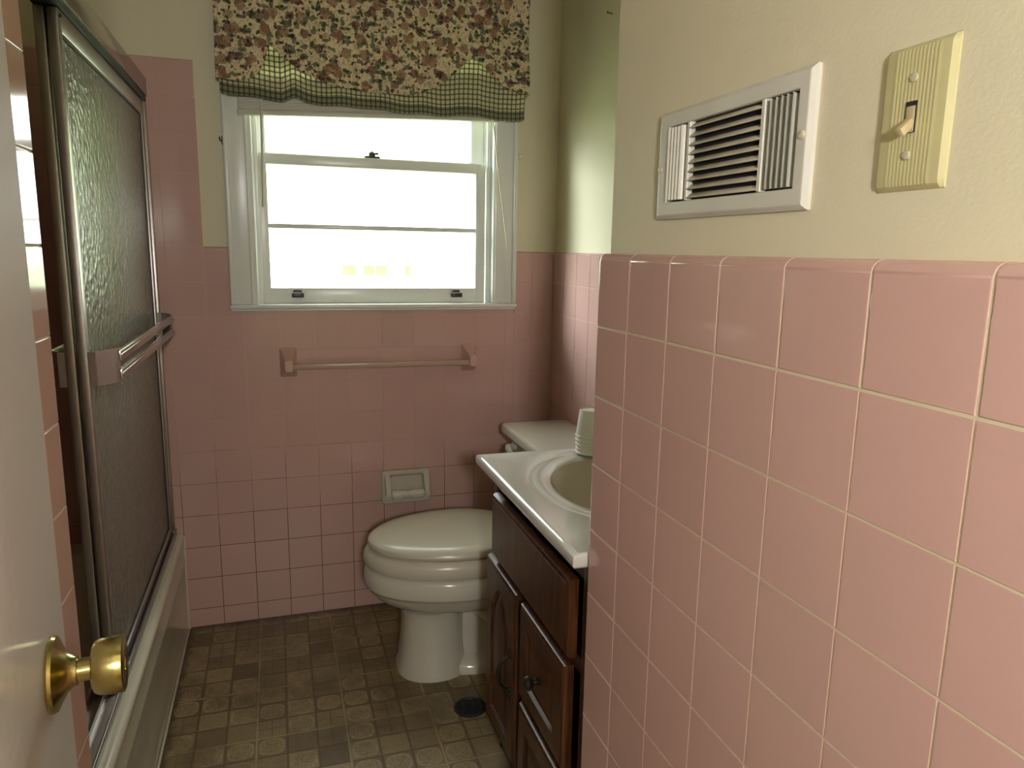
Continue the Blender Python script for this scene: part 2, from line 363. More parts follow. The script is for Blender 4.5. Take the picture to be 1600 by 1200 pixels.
# ------------------------------------------------------------------ tiles
P = 0.1095; W = 1.268
def tile_panel(name, parent, O, U, V, N, uc, vc, hole=None, H=0.0035, gap=0.0022, bull=(), grout='grout_back', skip=None, bed=0.012, R=0.011):
    """tiles as real pillowed pieces. O + u*U + v*V is the glazed face plane; N points out of the wall.
    bull: sides ('u0','u1','v0','v1') of the whole panel whose outer edge is rounded over back to the bed."""
    mb = MB(); O, U, V, N = map(Vector, (O, U, V, N)); rnd = random.Random(hash(name) % 1000 if False else len(uc)*7+len(vc))
    pt3 = lambda u, v, h: O+U*u+V*v+N*h
    rects = []
    for i in range(len(uc)-1):
        for j in range(len(vc)-1):
            a, b_, c, d = uc[i], uc[i+1], vc[j], vc[j+1]
            if skip and skip((a+b_)/2, (c+d)/2): continue
            sh = 0.1+0.8*rnd.random()
            if hole and a < hole[1] and b_ > hole[0] and c < hole[3] and d > hole[2]:
                if a < hole[0]: rects.append((a, hole[0], c, d, sh))
                if b_ > hole[1]: rects.append((hole[1], b_, c, d, sh))
                aa, bb = max(a, hole[0]), min(b_, hole[1])
                if c < hole[2]: rects.append((aa, bb, c, hole[2], sh))
                if d > hole[3]: rects.append((aa, bb, hole[3], d, sh))
            else: rects.append((a, b_, c, d, sh))
    umin, umax, vmin, vmax = uc[0], uc[-1], vc[0], vc[-1]
    isout = lambda u, v: (skip(u, v) if skip else False)
    for a, b_, c, d, sh in rects:
        if b_-a < 0.006 or d-c < 0.006: continue
        g = gap/2
        tag_ = {'u0': a <= umin+1e-6 or ('skip' in bull and isout(a-0.01, (c+d)/2)), 'u1': b_ >= umax-1e-6 or ('skip' in bull and isout(b_+0.01, (c+d)/2)),
                'v0': c <= vmin+1e-6, 'v1': d >= vmax-1e-6 or ('skip' in bull and isout((a+b_)/2, d+0.01))}
        big = {k: (k in bull and tag_[k]) for k in tag_}
        u0, u1 = a+(0 if big['u0'] else g), b_-(0 if big['u1'] else g)
        v0, v1 = c+(0 if big['v0'] else g), d-(0 if big['v1'] else g)
        bm = bmesh.new()
        depth = bed
        vs = [bm.verts.new(pt3(u, v, h)) for h in (-depth, 0) for (u, v) in ((u0, v0), (u1, v0), (u1, v1), (u0, v1))]
        for f in ((3,2,1,0), (4,5,6,7), (0,1,5,4), (1,2,6,5), (2,3,7,6), (3,0,4,7)): bm.faces.new([vs[k] for k in f])
        bm.edges.ensure_lookup_table()
        top = {'v0': (vs[4], vs[5]), 'u1': (vs[5], vs[6]), 'v1': (vs[6], vs[7]), 'u0': (vs[7], vs[4])}
        fe = lambda p, q: next((e for e in bm.edges if set(e.verts) == {p, q}), None)
        small = [fe(*top[k]) for k in top if not big[k]]
        bige = [fe(*top[k]) for k in top if big[k]]
        if big['u0'] and big['v1']: bige.append(fe(vs[3], vs[7]))
        if big['u1'] and big['v1']: bige.append(fe(vs[2], vs[6]))
        if bige: bmesh.ops.bevel(bm, geom=bige, offset=R, segments=6, profile=0.5, affect='EDGES')
        # soften the remaining face edges
        small = [e for e in bm.edges if e.is_valid and len(e.link_faces) == 2 and e.calc_face_angle(0) > 1.2
                 and all(abs((v.co-O).dot(N)) < 1e-5 for v in e.verts)]
        if small: bmesh.ops.bevel(bm, geom=small, offset=0.0016, segments=3, profile=0.5, affect='EDGES')
        mb.bm(bm, 0, None, sh)
        # grout bed behind this tile
        if not (big['u0'] or big['u1'] or big['v1']):
            mb.add([pt3(a, c, -0.0012), pt3(b_, c, -0.0012), pt3(b_, d, -0.0012), pt3(a, d, -0.0012)], [(0,1,2,3)], 1)
        else:
            aa, bb, cc, dd = a+(R if big['u0'] else 0), b_-(R if big['u1'] else 0), c, d-(R if big['v1'] else 0)
            mb.add([pt3(aa, cc, -0.0012), pt3(bb, cc, -0.0012), pt3(bb, dd, -0.0012), pt3(aa, dd, -0.0012)], [(0,1,2,3)], 1)
            if big['v1']:                    # grout follows the rounded nose
                for (q0, q1) in ((a, a+g), (b_-g, b_)):
                    pr = [(dd+(R-0.0012)*math.sin(k*math.pi/12), -R+(R-0.0012)*math.cos(k*math.pi/12)) for k in range(7)]
                    for k in range(6):
                        mb.add([pt3(q0, pr[k][0], pr[k][1]), pt3(q1, pr[k][0], pr[k][1]), pt3(q1, pr[k+1][0], pr[k+1][1]), pt3(q0, pr[k+1][0], pr[k+1][1])], [(0,1,2,3)], 1)
            if big['u0'] or big['u1']:
                for (q0, q1) in ((c, c+g), (d-g, min(d, dd))):
                    s_ = -1 if big['u0'] else 1; e0 = aa if big['u0'] else bb
                    if q1 <= q0: continue
                    pr = [(e0+s_*(R-0.0012)*math.sin(k*math.pi/12), -R+(R-0.0012)*math.cos(k*math.pi/12)) for k in range(7)]
                    for k in range(6):
                        mb.add([pt3(pr[k][0], q0, pr[k][1]), pt3(pr[k][0], q1, pr[k][1]), pt3(pr[k+1][0], q1, pr[k+1][1]), pt3(pr[k+1][0], q0, pr[k+1][1])], [(0,1,2,3)], 1)
    o = mb.build(name, [M['tile'], M[grout]], parent, smooth=50)
    wn = o.modifiers.new('weighted_normals', 'WEIGHTED_NORMAL'); wn.keep_sharp = True; wn.weight = 100
    return o

# ------------------------------------------------------------------ shell
ZC = 2.44
XR = 1.285; XL = -0.76; YW = -1.463
def slab(name, x0, x1, y0, y1, z0, z1, mat, parent=None):
    mb = MB(); mb.box(x0, x1, y0, y1, z0, z1); o = mb.build(name, mat, parent, smooth=0)
    return o
struct(slab('floor', XL-0.1, XR+0.1, -4.6, 0.1, -0.05, 0.0, M['floor']), 'patterned tan vinyl bathroom floor', 'floor')
struct(slab('ceiling', XL-0.1, XR+0.1, -4.6, 0.1, ZC, ZC+0.05, M['ceiling']))
# back wall with the window opening (X .262..1.047, Z 1.072..1.93)
WX0, WX1, WZ0, WZ1 = 0.262, 1.047, 1.072, 1.94
mb = MB(); YB0, YB1 = 0.010, 0.15
mb.box(XL-0.1, WX0, YB0, YB1, 0, ZC); mb.box(WX1, XR+0.1, YB0, YB1, 0, ZC)
mb.box(WX0, WX1, YB0, YB1, 0, WZ0); mb.box(WX0, WX1, YB0, YB1, WZ1, ZC)
wall_back = struct(mb.build('wall_back', M['paint'], smooth=0))
zr = [0.0, W-11*P] + [W-k*P for k in range(10, -1, -1)]
up_ = [W+k*P for k in range(1, 6)]
def skip_back(u, v): return (v > W and u > P) or u > 1.275
tile_panel('wall_tile', wall_back, (0,0,0), (1,0,0), (0,0,1), (0,-1,0),
           [k*P for k in range(-7, 11)]+[1.128, 1.195, 1.275], zr+up_, hole=(0.183, 1.129, 1.072, 2.2), bull=('v1', 'skip'), skip=skip_back, R=0.009, bed=0.0095)
# right wall behind toilet and vanity
wall_right = struct(slab('wall_right', XR, XR+0.1, YW-0.02, 0.1, 0, ZC, M['paint']))
tile_panel('wall_tile', wall_right, (1.275,0,0), (0,1,0), (0,0,1), (-1,0,0),
           [YW+0.004]+[-k*P for k in range(13, 0, -1)]+[-0.001], zr, bull=('v1',), R=0.009, bed=0.0095)
# near right wall (deep block that closes the vanity recess)
XN = 0.7887; XNP = 0.811
wn_ = struct(slab('wall_near_right', XNP, XR+0.1, -2.62, YW, 0, ZC, M['paint']))
c0 = -1.4642
tile_panel('wall_tile', wn_, (XN,0,0), (0,1,0), (0,0,1), (-1,0,0), [c0-k*P for k in range(10, -1, -1)], [0.0, W-11*P+0.002]+[W+0.002-k*P for k in range(10, -1, -1)],
           bull=('v1', 'u1'), grout='grout_near', bed=0.0225, R=0.012, gap=0.0030)
# left wing at the head of the tub
wl_ = struct(slab('wall_near_left', XL-0.1, 0.044, -2.62, YW-0.01, 0, ZC, M['paint']))
tile_panel('wall_tile', wl_, (0.053,0,0), (0,1,0), (0,0,1), (1,0,0), [YW-k*P for k in range(10, -1, -1)], zr+up_, bull=('v1','u1'), R=0.008, bed=0.009, grout='grout_near')
tile_panel('wall_tile', wl_, (0,YW,0), (1,0,0), (0,0,1), (0,1,0), [-7*P+0.012+k*P for k in range(0, 7)]+[0.045], zr+up_, bed=0.009)
wall_left = struct(slab('wall_left', XL-0.1, XL-0.01, YW-0.02, 0.1, 0, ZC, M['paint']))
tile_panel('wall_tile', wall_left, (XL,0,0), (0,1,0), (0,0,1), (1,0,0), [YW+0.002]+[-k*P for k in range(13, 0, -1)]+[-0.001], zr+up_, bed=0.009)
# doorway wall and the hall behind the camera
mb = MB(); DX0, DX1 = 0.165, 0.800
mb.box(XL-0.1, DX0, -2.66, -2.56, 0, ZC); mb.box(DX1, XR+0.1, -2.66, -2.621, 0, ZC); mb.box(DX0, DX1, -2.66, -2.56, 2.04, ZC)
struct(mb.build('wall_front', M['paint'], smooth=0))
mb = MB(); mb.box(XL-0.1, XL-0.05, -4.6, -2.66, 0, ZC); mb.box(XR+0.05, XR+0.1, -4.6, -2.66, 0, ZC); mb.box(XL-0.1, XR+0.1, -4.65, -4.6, 0, ZC)
struct(mb.build('wall_hall', M['paint'], smooth=0))
hl = thing('hall_lamp', 'round white globe lamp on a slim brass stand in the hall', 'lamp', (0.34, -3.12, 0))
mb = MB(); mb.lathe([(0.11,0),(0.11,0.012),(0.03,0.03),(0.012,0.05),(0.012,1.33),(0.03,1.345),(0.03,1.362)], Matrix.Translation((0.34,-3.12,0))); mb.build('lamp_stand', M['brass'], hl)
mb = MB(); mb.lathe([(0.07*math.sin(a), 1.43-0.07*math.cos(a)) for a in [math.pi*(0.08+0.84*k/14) for k in range(15)]], Matrix.Translation((0.34,-3.12,0))); mb.build('lamp_shade', M['shade'], hl)

# ------------------------------------------------------------------ window
win = thing('window_1', 'white double-hung window over the towel bar', 'window', (0.655, 0.05, WZ0)); win['kind'] = 'structure'
mb = MB()   # casing
mb.box(0.186, 0.266, -0.016, 0.010, 1.088, 1.96, 0.004); mb.box(1.043, 1.127, -0.016, 0.010, 1.088, 1.96, 0.004)
mb.box(0.186, 1.127, -0.016, 0.010, 1.94, 2.03, 0.004)
mb.box(0.183, 0.198, -0.024, 0.010, 1.088, 2.03, 0.004); mb.box(1.113, 1.129, -0.024, 0.010, 1.088, 2.03, 0.004)
mb.box(0.245, 0.254, -0.020, 0.010, 1.088, 1.96, 0.003); mb.box(1.050, 1.060, -0.020, 0.010, 1.088, 1.96, 0.003)
mb.build('casing', M['trimwhite'], win)
mb = MB(); mb.box(0.180, 1.133, -0.026, 0.14, 1.074, 1.088, 0.005); mb.box(0.183, 1.129, -0.010, 0.0, 1.066, 1.074, 0.002); mb.build('sill', M['trimwhite'], win)
mb = MB()   # jambs and stops
for x0, x1 in ((0.262, 0.270), (1.039, 1.047)): mb.box(x0, x1, 0.011, 0.148, 1.086, 1.94)
mb.box(0.262, 1.047, 0.011, 0.148, 1.93, 1.94)
mb.box(0.270, 0.282, 0.011, 0.024, 1.086, 1.93, 0.002); mb.box(1.027, 1.039, 0.011, 0.024, 1.086, 1.93, 0.002)
mb.box(0.270, 0.278, 0.058, 0.066, 1.56, 1.93, 0.001); mb.box(1.031, 1.039, 0.058, 0.066, 1.56, 1.93, 0.001)
mb.build('jamb', M['trimwhite'], win)
mb = MB()   # lower sash
y0, y1 = 0.026, 0.058
mb.box(0.270, 0.306, y0, y1, 1.088, 1.563, 0.003); mb.box(0.992, 1.027, y0, y1, 1.088, 1.563, 0.003)
mb.box(0.300, 0.998, y0, y1, 1.088, 1.139, 0.003); mb.box(0.300, 0.998, y0, y1, 1.529, 1.563, 0.003); mb.box(0.300, 0.998, y0+0.004, y1-0.004, 1.330, 1.345, 0.003)
ls = mb.build('lower_sash', M['trimwhite'], win)
mb = MB(); mb.box(0.302, 0.996, 0.040, 0.043, 1.134, 1.334); mb.box(0.302, 0.996, 0.040, 0.043, 1.341, 1.533); mb.build('pane', M['pane'], ls, smooth=0)
mb = MB(); y0, y1 = 0.068, 0.100
mb.box(0.270, 0.306, y0, y1, 1.545, 1.925, 0.003); mb.box(0.984, 1.036, y0, y1, 1.545, 1.925, 0.003)
mb.box(0.300, 0.998, y0, y1, 1.535, 1.571, 0.003); mb.box(0.300, 0.998, y0, y1, 1.88, 1.925, 0.003); mb.box(0.300, 0.998, y0+0.004, y1-0.004, 1.725, 1.740, 0.003)
us = mb.build('upper_sash', M['trimwhite'], win)
mb = MB(); mb.box(0.302, 0.996, 0.082, 0.085, 1.566, 1.729); mb.box(0.302, 0.996, 0.082, 0.085, 1.736, 1.885); mb.build('pane', M['pane'], us, smooth=0)
mb = MB(); mb.box(0.615, 0.665, 0.030, 0.056, 1.5632, 1.570, 0.002); mb.lathe([(0.012,1.570),(0.012,1.580),(0.006,1.586)], Matrix.Translation((0.64,0.043,0)), 16)
mb.box(0.638, 0.662, 0.040, 0.048, 1.576, 1.583, 0.002); mb.build('sash_lock', M['lift'], win)
for x in (0.388, 0.922):
    mb = MB(); mb.box(x-0.019, x+0.019, 0.006, 0.0262, 1.108, 1.124, 0.003); mb.box(x-0.013, x+0.013, 0.0222, 0.0262, 1.122, 1.132, 0.001)
    mb.build('sash_lift', M['lift'], win)
# tieback hooks on the casing sides
for x, s, lb in ((0.183, -1, 'small dark hook on the left side of the window casing'), (1.129, 1, 'small grey hook on the right side of the window casing')):
    mb = MB(); mb.box(x+s*0.0, x+s*0.003, -0.018, -0.008, 1.575, 1.600, 0.001)
    mb.tube([(x+s*0.002,-0.013,1.588), (x+s*0.006,-0.014,1.586), (x+s*0.009,-0.015,1.590), (x+s*0.008,-0.015,1.597)], 0.0020, 8)
    o = mb.build('curtain_hook', M['iron'] if s < 0 else M['satin']); tag(o, lb, 'hook'); setorigin(o, (x, -0.013, 1.575))

# ------------------------------------------------------------------ raised blind
def sag(mb):
    mb.v = [(x, y, z+(-0.026+0.034*(x-0.232)/0.842)) for x, y, z in mb.v]
bl = thing('window_blind', 'raised cream slatted window blind gathered under the valance', 'blind', (0.65, -0.035, 1.685))
mb = MB()
for k in range(16):
    z = 1.704+k*0.0062; mb.box(0.232, 1.074, -0.052, -0.030, z, z+0.0022, 0.0008)
mb.box(0.234, 1.072, -0.048, -0.034, 1.702, 1.80); sag(mb); mb.build('slat_stack', M['blind'], bl)
mb = MB(); mb.box(0.230, 1.076, -0.054, -0.028, 1.686, 1.702, 0.004); sag(mb); mb.build('bottom_rail', M['blind'], bl)
mb = MB(); mb.box(0.230, 1.076, -0.056, -0.025, 1.803, 1.835, 0.003); mb.build('head_rail', M['blind'], bl)
mb = MB(); mb.tube([(0.300,-0.060,1.80),(0.298,-0.060,1.6),(0.293,-0.060,1.395)], 0.0042, 6); mb.build('tilt_wand', M['blind'], bl)
mb = MB(); mb.tube([(1.022,-0.060,1.80),(1.026,-0.059,1.70),(1.050,-0.05,1.52),(1.085,-0.042,1.30),(1.119,-0.034,1.09)], 0.0021, 6); mb.build('lift_cord', M['cord'], bl)

# ------------------------------------------------------------------ valance
val = thing('valance_curtain', 'scalloped floral window valance over a green checked underlayer', 'curtain', (0.65, -0.07, 2.1))
def interp(tab, x):
    for (a, b_), (c, d) in zip(tab, tab[1:]):
        if x <= c: k = (x-a)/(c-a); return b_+(d-b_)*k
    return tab[-1][1]
def smoothtab(tab, x):
    for (a, b_), (c, d) in zip(tab, tab[1:]):
        if x <= c: k = (x-a)/(c-a); k = k*k*(3-2*k); return b_+(d-b_)*k
    return tab[-1][1]
def cloth(name, mat, x0, x1, bottom, top, ybase, amp, seed, widen=0.0):
    rnd = random.Random(seed); ph = [rnd.random()*6 for _ in range(5)]
    nx, nz = 260, 40; mb = MB(); vs = []; uv = []
    arc = 0; px = py = None
    cols = []
    for i in range(nx+1):
        s = i/nx; x = x0+(x1-x0)*s
        fold = math.sin(x*34+ph[0]+1.2*math.sin(x*9+ph[1]))*0.6+math.sin(x*71+ph[2])*0.25+math.sin(x*17+ph[3])*0.4
        y = ybase-amp*fold
        if px is not None: arc += math.hypot(x-px, y-py)
        px, py = x, y; cols.append((x, fold, arc))
    for i, (x, fold, arc) in enumerate(cols):
        zb = bottom(x)
        for j in range(nz+1):
            k = j/nz; z = zb+(top-zb)*k
            a = amp*(0.55+0.9*(z-1.7)/0.5 if z < 2.1 else 1.25)
            xx = x+(x-0.655)*widen*(2.1-z)
            vs.append((xx, ybase-a*fold-0.006*math.sin(z*23+x*5+ph[4]), z)); uv.append((arc+seed*0.37, z-zb if 'check' in name or 'under' in name else z))
    fs = [(i*(nz+1)+j, (i+1)*(nz+1)+j, (i+1)*(nz+1)+j+1, i*(nz+1)+j+1) for i in range(nx) for j in range(nz)]
    mb.add(vs, fs); mb.uv = uv
    o = mb.build(name, mat, val, smooth=80, recalc=False)
    sm = o.modifiers.new('thickness', 'SOLIDIFY'); sm.thickness = 0.0012
    return o
under_tab = [(0.17,1.722),(0.25,1.712),(0.36,1.704),(0.395,1.719),(0.43,1.705),(0.50,1.700),(0.60,1.704),(0.75,1.690),(0.88,1.684),(0.97,1.695),(1.02,1.686),(1.07,1.704),(1.15,1.706)]
under_tab = [(0.17,1.716),(0.25,1.708),(0.36,1.700),(0.395,1.714),(0.43,1.702),(0.50,1.698),(0.60,1.700),(0.75,1.692),(0.88,1.694),(0.97,1.702),(1.04,1.690),(1.15,1.702)]
cloth('check_underlayer', M['check'], 0.186, 1.130, lambda x: interp(under_tab, x)+0.002*math.sin(x*50), 2.2, -0.078, 0.007, 3, 0.00)
over_tab = [(0.17,1.752),(0.24,1.745),(0.288,1.758),(0.315,1.80),(0.331,1.857),(0.352,1.842),(0.417,1.787),(0.50,1.756),(0.60,1.744),(0.74,1.745),(0.83,1.776),(0.89,1.825),(0.934,1.869),(0.965,1.862),(1.00,1.828),(1.05,1.79),(1.10,1.778),(1.15,1.77)]
cloth('floral_overlayer', M['floral'], 0.182, 1.134, lambda x: interp(over_tab, x), 2.2, -0.100, 0.012, 5, 0.03)
mb = MB(); mb.tube([(0.17,-0.02,2.17),(0.17,-0.088,2.17),(1.14,-0.088,2.17),(1.14,-0.02,2.17)], 0.006, 8); mb.build('curtain_rod', M['trimwhite'], val)

# ------------------------------------------------------------------ towel bar
tb = thing('towel_bar', 'tan towel bar between two pink ceramic brackets under the window', 'towel bar', (0.655, 0, 0.90))
for x in (0.350, 0.962):
    s = 1 if x < 0.6 else -1
    mb = MB(); rings = []
    for k in range(9):
        q = k/8; y = -0.001-0.075*q
        w = 0.027-0.013*(1-(1-q)**2.2); zt = 0.945-0.030*(1-(1-q)**1.6); zb = 0.848+0.024*(1-(1-q)**2)
        if k == 8: w *= 0.8; zt -= 0.004; zb += 0.004
        r = 0.006; ring = []
        for (cx, cz, a0) in ((w-r, zt-r, 0), (-w+r, zt-r, 90), (-w+r, zb+r, 180), (w-r, zb+r, 270)):
            for a in (0, 45, 90):
                aa = math.radians(a0+a); ring.append((x+cx+r*math.cos(aa), y, cz+r*math.sin(aa)))
        rings.append(ring)
    mb.loft(rings); mb.build('bracket', M['peach'], tb)
mb = MB(); mb.box(0.360, 0.952, -0.068, -0.050, 0.880, 0.898, 0.003); mb.build('rod', M['rod'], tb)

# ------------------------------------------------------------------ toilet paper holder
tp = thing('toilet_paper_holder', 'grey white ceramic paper holder with empty roller on pink tile', 'paper holder', (0.735, 0, 0.44))
def rrect(cx, cz, hw, hh, r, y, n=5):
    ring = []
    for (sx, sz, a0) in ((1,1,0), (-1,1,90), (-1,-1,180), (1,-1,270)):
        for k in range(n+1):
            a = math.radians(a0+90*k/n); ring.append((cx+sx*(hw-r)+r*math.cos(a), y, cz+sz*(hh-r)+r*math.sin(a)))
    return ring
mb = MB(); cx, cz = 0.735, 0.440
mb.loft([rrect(cx,cz,0.087,0.061,0.012,-0.0005), rrect(cx,cz,0.087,0.061,0.012,-0.010), rrect(cx,cz,0.082,0.056,0.012,-0.016), rrect(cx,cz+0.004,0.066,0.044,0.012,-0.016), rrect(cx,cz+0.004,0.060,0.038,0.012,-0.010), rrect(cx,cz+0.004,0.056,0.034,0.012,-0.0022)], True, True)
mb.build('backplate', M['bisque'], tp)
for s in (-1, 1):
    mb = MB(); x = cx+s*0.068; rings = []
    for k in range(8):
        q = k/7; y = -0.012-0.042*q; zc = cz+0.034-0.052*q**1.3; hh = 0.022-0.008*q
        if k == 7: hh *= 0.7
        rings.append([(x-0.008, y, zc-hh), (x+0.008, y, zc-hh), (x+0.010, y, zc), (x+0.008, y, zc+hh), (x-0.008, y, zc+hh), (x-0.010, y, zc)])
    mb.loft(rings); mb.build('arm', M['bisque'], tp, smooth=60)
mb = MB(); R90 = Matrix.Translation((0, -0.050, cz-0.016)) @ Matrix.Rotation(math.radians(90), 4, 'Y')
prof = [(0.006, cx-0.060), (0.013, cx-0.057), (0.015, cx-0.054), (0.015, cx-0.050), (0.0125, cx-0.049), (0.0125, cx-0.022), (0.015, cx-0.021), (0.015, cx-0.016), (0.0125, cx-0.014), (0.014, cx-0.010), (0.0125, cx-0.006), (0.014, cx-0.002), (0.0125, cx+0.002), (0.014, cx+0.006), (0.0125, cx+0.010), (0.015, cx+0.014), (0.015, cx+0.019), (0.0125, cx+0.020), (0.0125, cx+0.048), (0.015, cx+0.050), (0.015, cx+0.054), (0.006, cx+0.060)]
mb.lathe(prof, R90, 20)
for k in range(10):
    a = k*math.pi/5
    for (x0, x1) in ((-0.050, -0.021), (0.019, 0.050)):
        T = Matrix.Translation((0, -0.050, cz-0.016)) @ Matrix.Rotation(a, 4, 'X'); mb.box(cx+x0, cx+x1, -0.0015, 0.0015, 0.0115, 0.0148, 0, 0, T)
mb.build('roller', M['porcelain'], tp)

# ------------------------------------------------------------------ toilet
tl = thing('toilet', 'white porcelain toilet with its lid closed beside the vanity', 'toilet', (0.9, -0.43, 0))
TY = -0.425
def egg(cx0, front, back, hw, z, n=48, sq=0.0):
    """egg outline: tip at x=front (towards -X), back at x=back"""
    ring = []
    for k in range(n):
        a = 2*math.pi*k/n; c, s = math.cos(a), math.sin(a)
        x = cx0+(back-cx0)*c if c > 0 else cx0+(cx0-front)*c
        e = 1-sq; yy = hw*math.copysign(abs(s)**(e), s)
        ring.append((x, TY+yy, z))
    return ring
mb = MB(); L = lambda f, b, w, z: egg(0.83, f, b, w, z)
mb.loft([L(0.562,1.02,0.174,0.4035), L(0.553,1.03,0.183,0.407), L(0.550,1.03,0.186,0.414), L(0.552,1.03,0.184,0.423), L(0.563,1.02,0.176,0.431), L(0.60,1.0,0.150,0.4365), L(0.66,0.96,0.10,0.439)]); mb.build('lid', M['seat'], tl)
mb = MB(); mb.loft([L(0.553,1.03,0.176,0.347), L(0.541,1.03,0.187,0.351), L(0.536,1.03,0.192,0.362), L(0.537,1.03,0.191,0.380), L(0.545,1.03,0.186,0.393), L(0.562,1.02,0.176,0.401)]); mb.build('seat', M['seat'], tl)
mb = MB()
B_ = lambda f, b, w, z, c=0.85, sq=0: egg(c, f, b, w, z, sq=sq)
bowl = [B_(0.600,1.10,0.140,0.226), B_(0.572,1.10,0.162,0.246), B_(0.552,1.10,0.178,0.270), B_(0.545,1.10,0.184,0.284), B_(0.541,1.10,0.187,0.2845), B_(0.537,1.10,0.190,0.300), B_(0.538,1.10,0.189,0.330), B_(0.545,1.10,0.183,0.341), B_(0.560,1.10,0.170,0.345)]
bowl = [B_(0.640,1.02,0.090,0.196), B_(0.640,1.06,0.108,0.209), B_(0.626,1.09,0.122,0.216)]+bowl
mb.loft(bowl)
F_ = lambda g, w, z, bk=0.835: egg(0.745, g, bk, w, z, sq=0.30)          # front column
mb.loft([F_(0.630,0.118,0.0,0.845), F_(0.630,0.118,0.010,0.845), F_(0.638,0.112,0.030,0.842), F_(0.645,0.105,0.09), F_(0.648,0.102,0.15), F_(0.646,0.104,0.19), F_(0.636,0.112,0.214)])
G_ = lambda w, z: egg(0.93, 0.74, 1.10, w, z, sq=0.35)                    # slimmer rear of the foot
mb.loft([G_(0.116,0.0), G_(0.116,0.022), G_(0.098,0.036), G_(0.066,0.050), G_(0.062,0.22)])
mb.box(1.02, 1.262, TY-0.11, TY+0.11, 0.26, 0.378, 0.02)
mb.build('bowl', M['porcelain'], tl, smooth=60)
# trapway seen on the side of the foot
for s in (-1, 1):
    mb = MB(); yy = TY+s*0.066
    mb.tube([(0.86,yy,0.20),(0.90,yy,0.175),(0.955,yy,0.16),(1.01,yy,0.175),(1.04,yy,0.205),(1.07,yy-s*0.01,0.17),(1.09,yy-s*0.01,0.12),(1.09,yy-s*0.01,0.04)], [0.018,0.026,0.028,0.028,0.028,0.028,0.028,0.03], 14)
    mb.build('trapway', M['porcelain'], tl, smooth=60)
mb = MB(); Y0, Y1 = -0.655, -0.205
def tank_ring(z, g, fx):
    return [(fx+g, Y0+g, z), (fx+0.02+g, Y0-0.01+g, z), (1.268, Y0-0.01+g, z), (1.268, Y1+0.01-g, z), (fx+0.02+g, Y1+0.01-g, z), (fx+g, Y1-g, z)]
mb.loft([tank_ring(0.385,0.03,1.075), tank_ring(0.42,0.014,1.065), tank_ring(0.60,0.008,1.062), tank_ring(0.659,0.004,1.058)]); mb.build('tank', M['porcelain'], tl, smooth=60)
mb = MB(); mb.box(1.030, 1.272, Y0-0.025, Y1+0.020, 0.660, 0.698, 0.012, seg=4); mb.build('tank_lid', M['porcelain'], tl, smooth=60)
mb = MB(); mb.lathe([(0.014,0),(0.014,0.012),(0.008,0.014),(0.008,0.022)], Matrix.Translation((1.060,-0.262,0.634)) @ Matrix.Rotation(math.radians(-90),4,'Y'), 20)
mb.tube([(1.036,-0.262,0.634),(1.030,-0.272,0.634),(1.026,-0.30,0.630),(1.024,-0.325,0.625)], [0.009,0.012,0.013,0.009], 10)
mb.build('flush_lever', M['porcelain'], tl)

# ------------------------------------------------------------------ vanity
vc = thing('vanity_cabinet', 'dark stained wooden vanity cabinet with panelled door and drawers', 'cabinet', (1.04, -1.155, 0))
CY0, CY1, FX = -1.452, -0.858, 0.811
mb = MB()
mb.box(FX, FX+0.020, CY0, CY0+0.045, 0.09, 0.752, 0.001); mb.box(FX, FX+0.020, CY1-0.030, CY1, 0.09, 0.752, 0.001)
mb.box(FX+0.001, FX+0.019, CY0+0.045, CY1-0.030, 0.712, 0.752); mb.box(FX+0.001, FX+0.019, CY0+0.045, CY1-0.030, 0.530, 0.560); mb.box(FX+0.001, FX+0.019, CY0+0.045, CY1-0.030, 0.09, 0.125)
mb.box(FX+0.001, FX+0.019, -1.130, -1.085, 0.125, 0.53); mb.box(FX+0.001, FX+0.019, CY0+0.045, -1.12, 0.30, 0.32)
mb.box(FX+0.020, 1.262, CY1-0.016, CY1, 0.0, 0.752, 0.001); mb.box(FX+0.020, 1.262, CY0, CY0+0.016, 0.0, 0.752, 0.001)
mb.box(FX+0.02, 1.262, CY0+0.016, CY1-0.016, 0.09, 0.105); mb.box(1.255, 1.262, CY0+0.016, CY1-0.016, 0.0, 0.752); mb.box(FX+0.06, FX+0.075, CY0+0.016, CY1-0.016, 0.0, 0.09)
mb.build('carcass', M['wood'], vc, smooth=30)
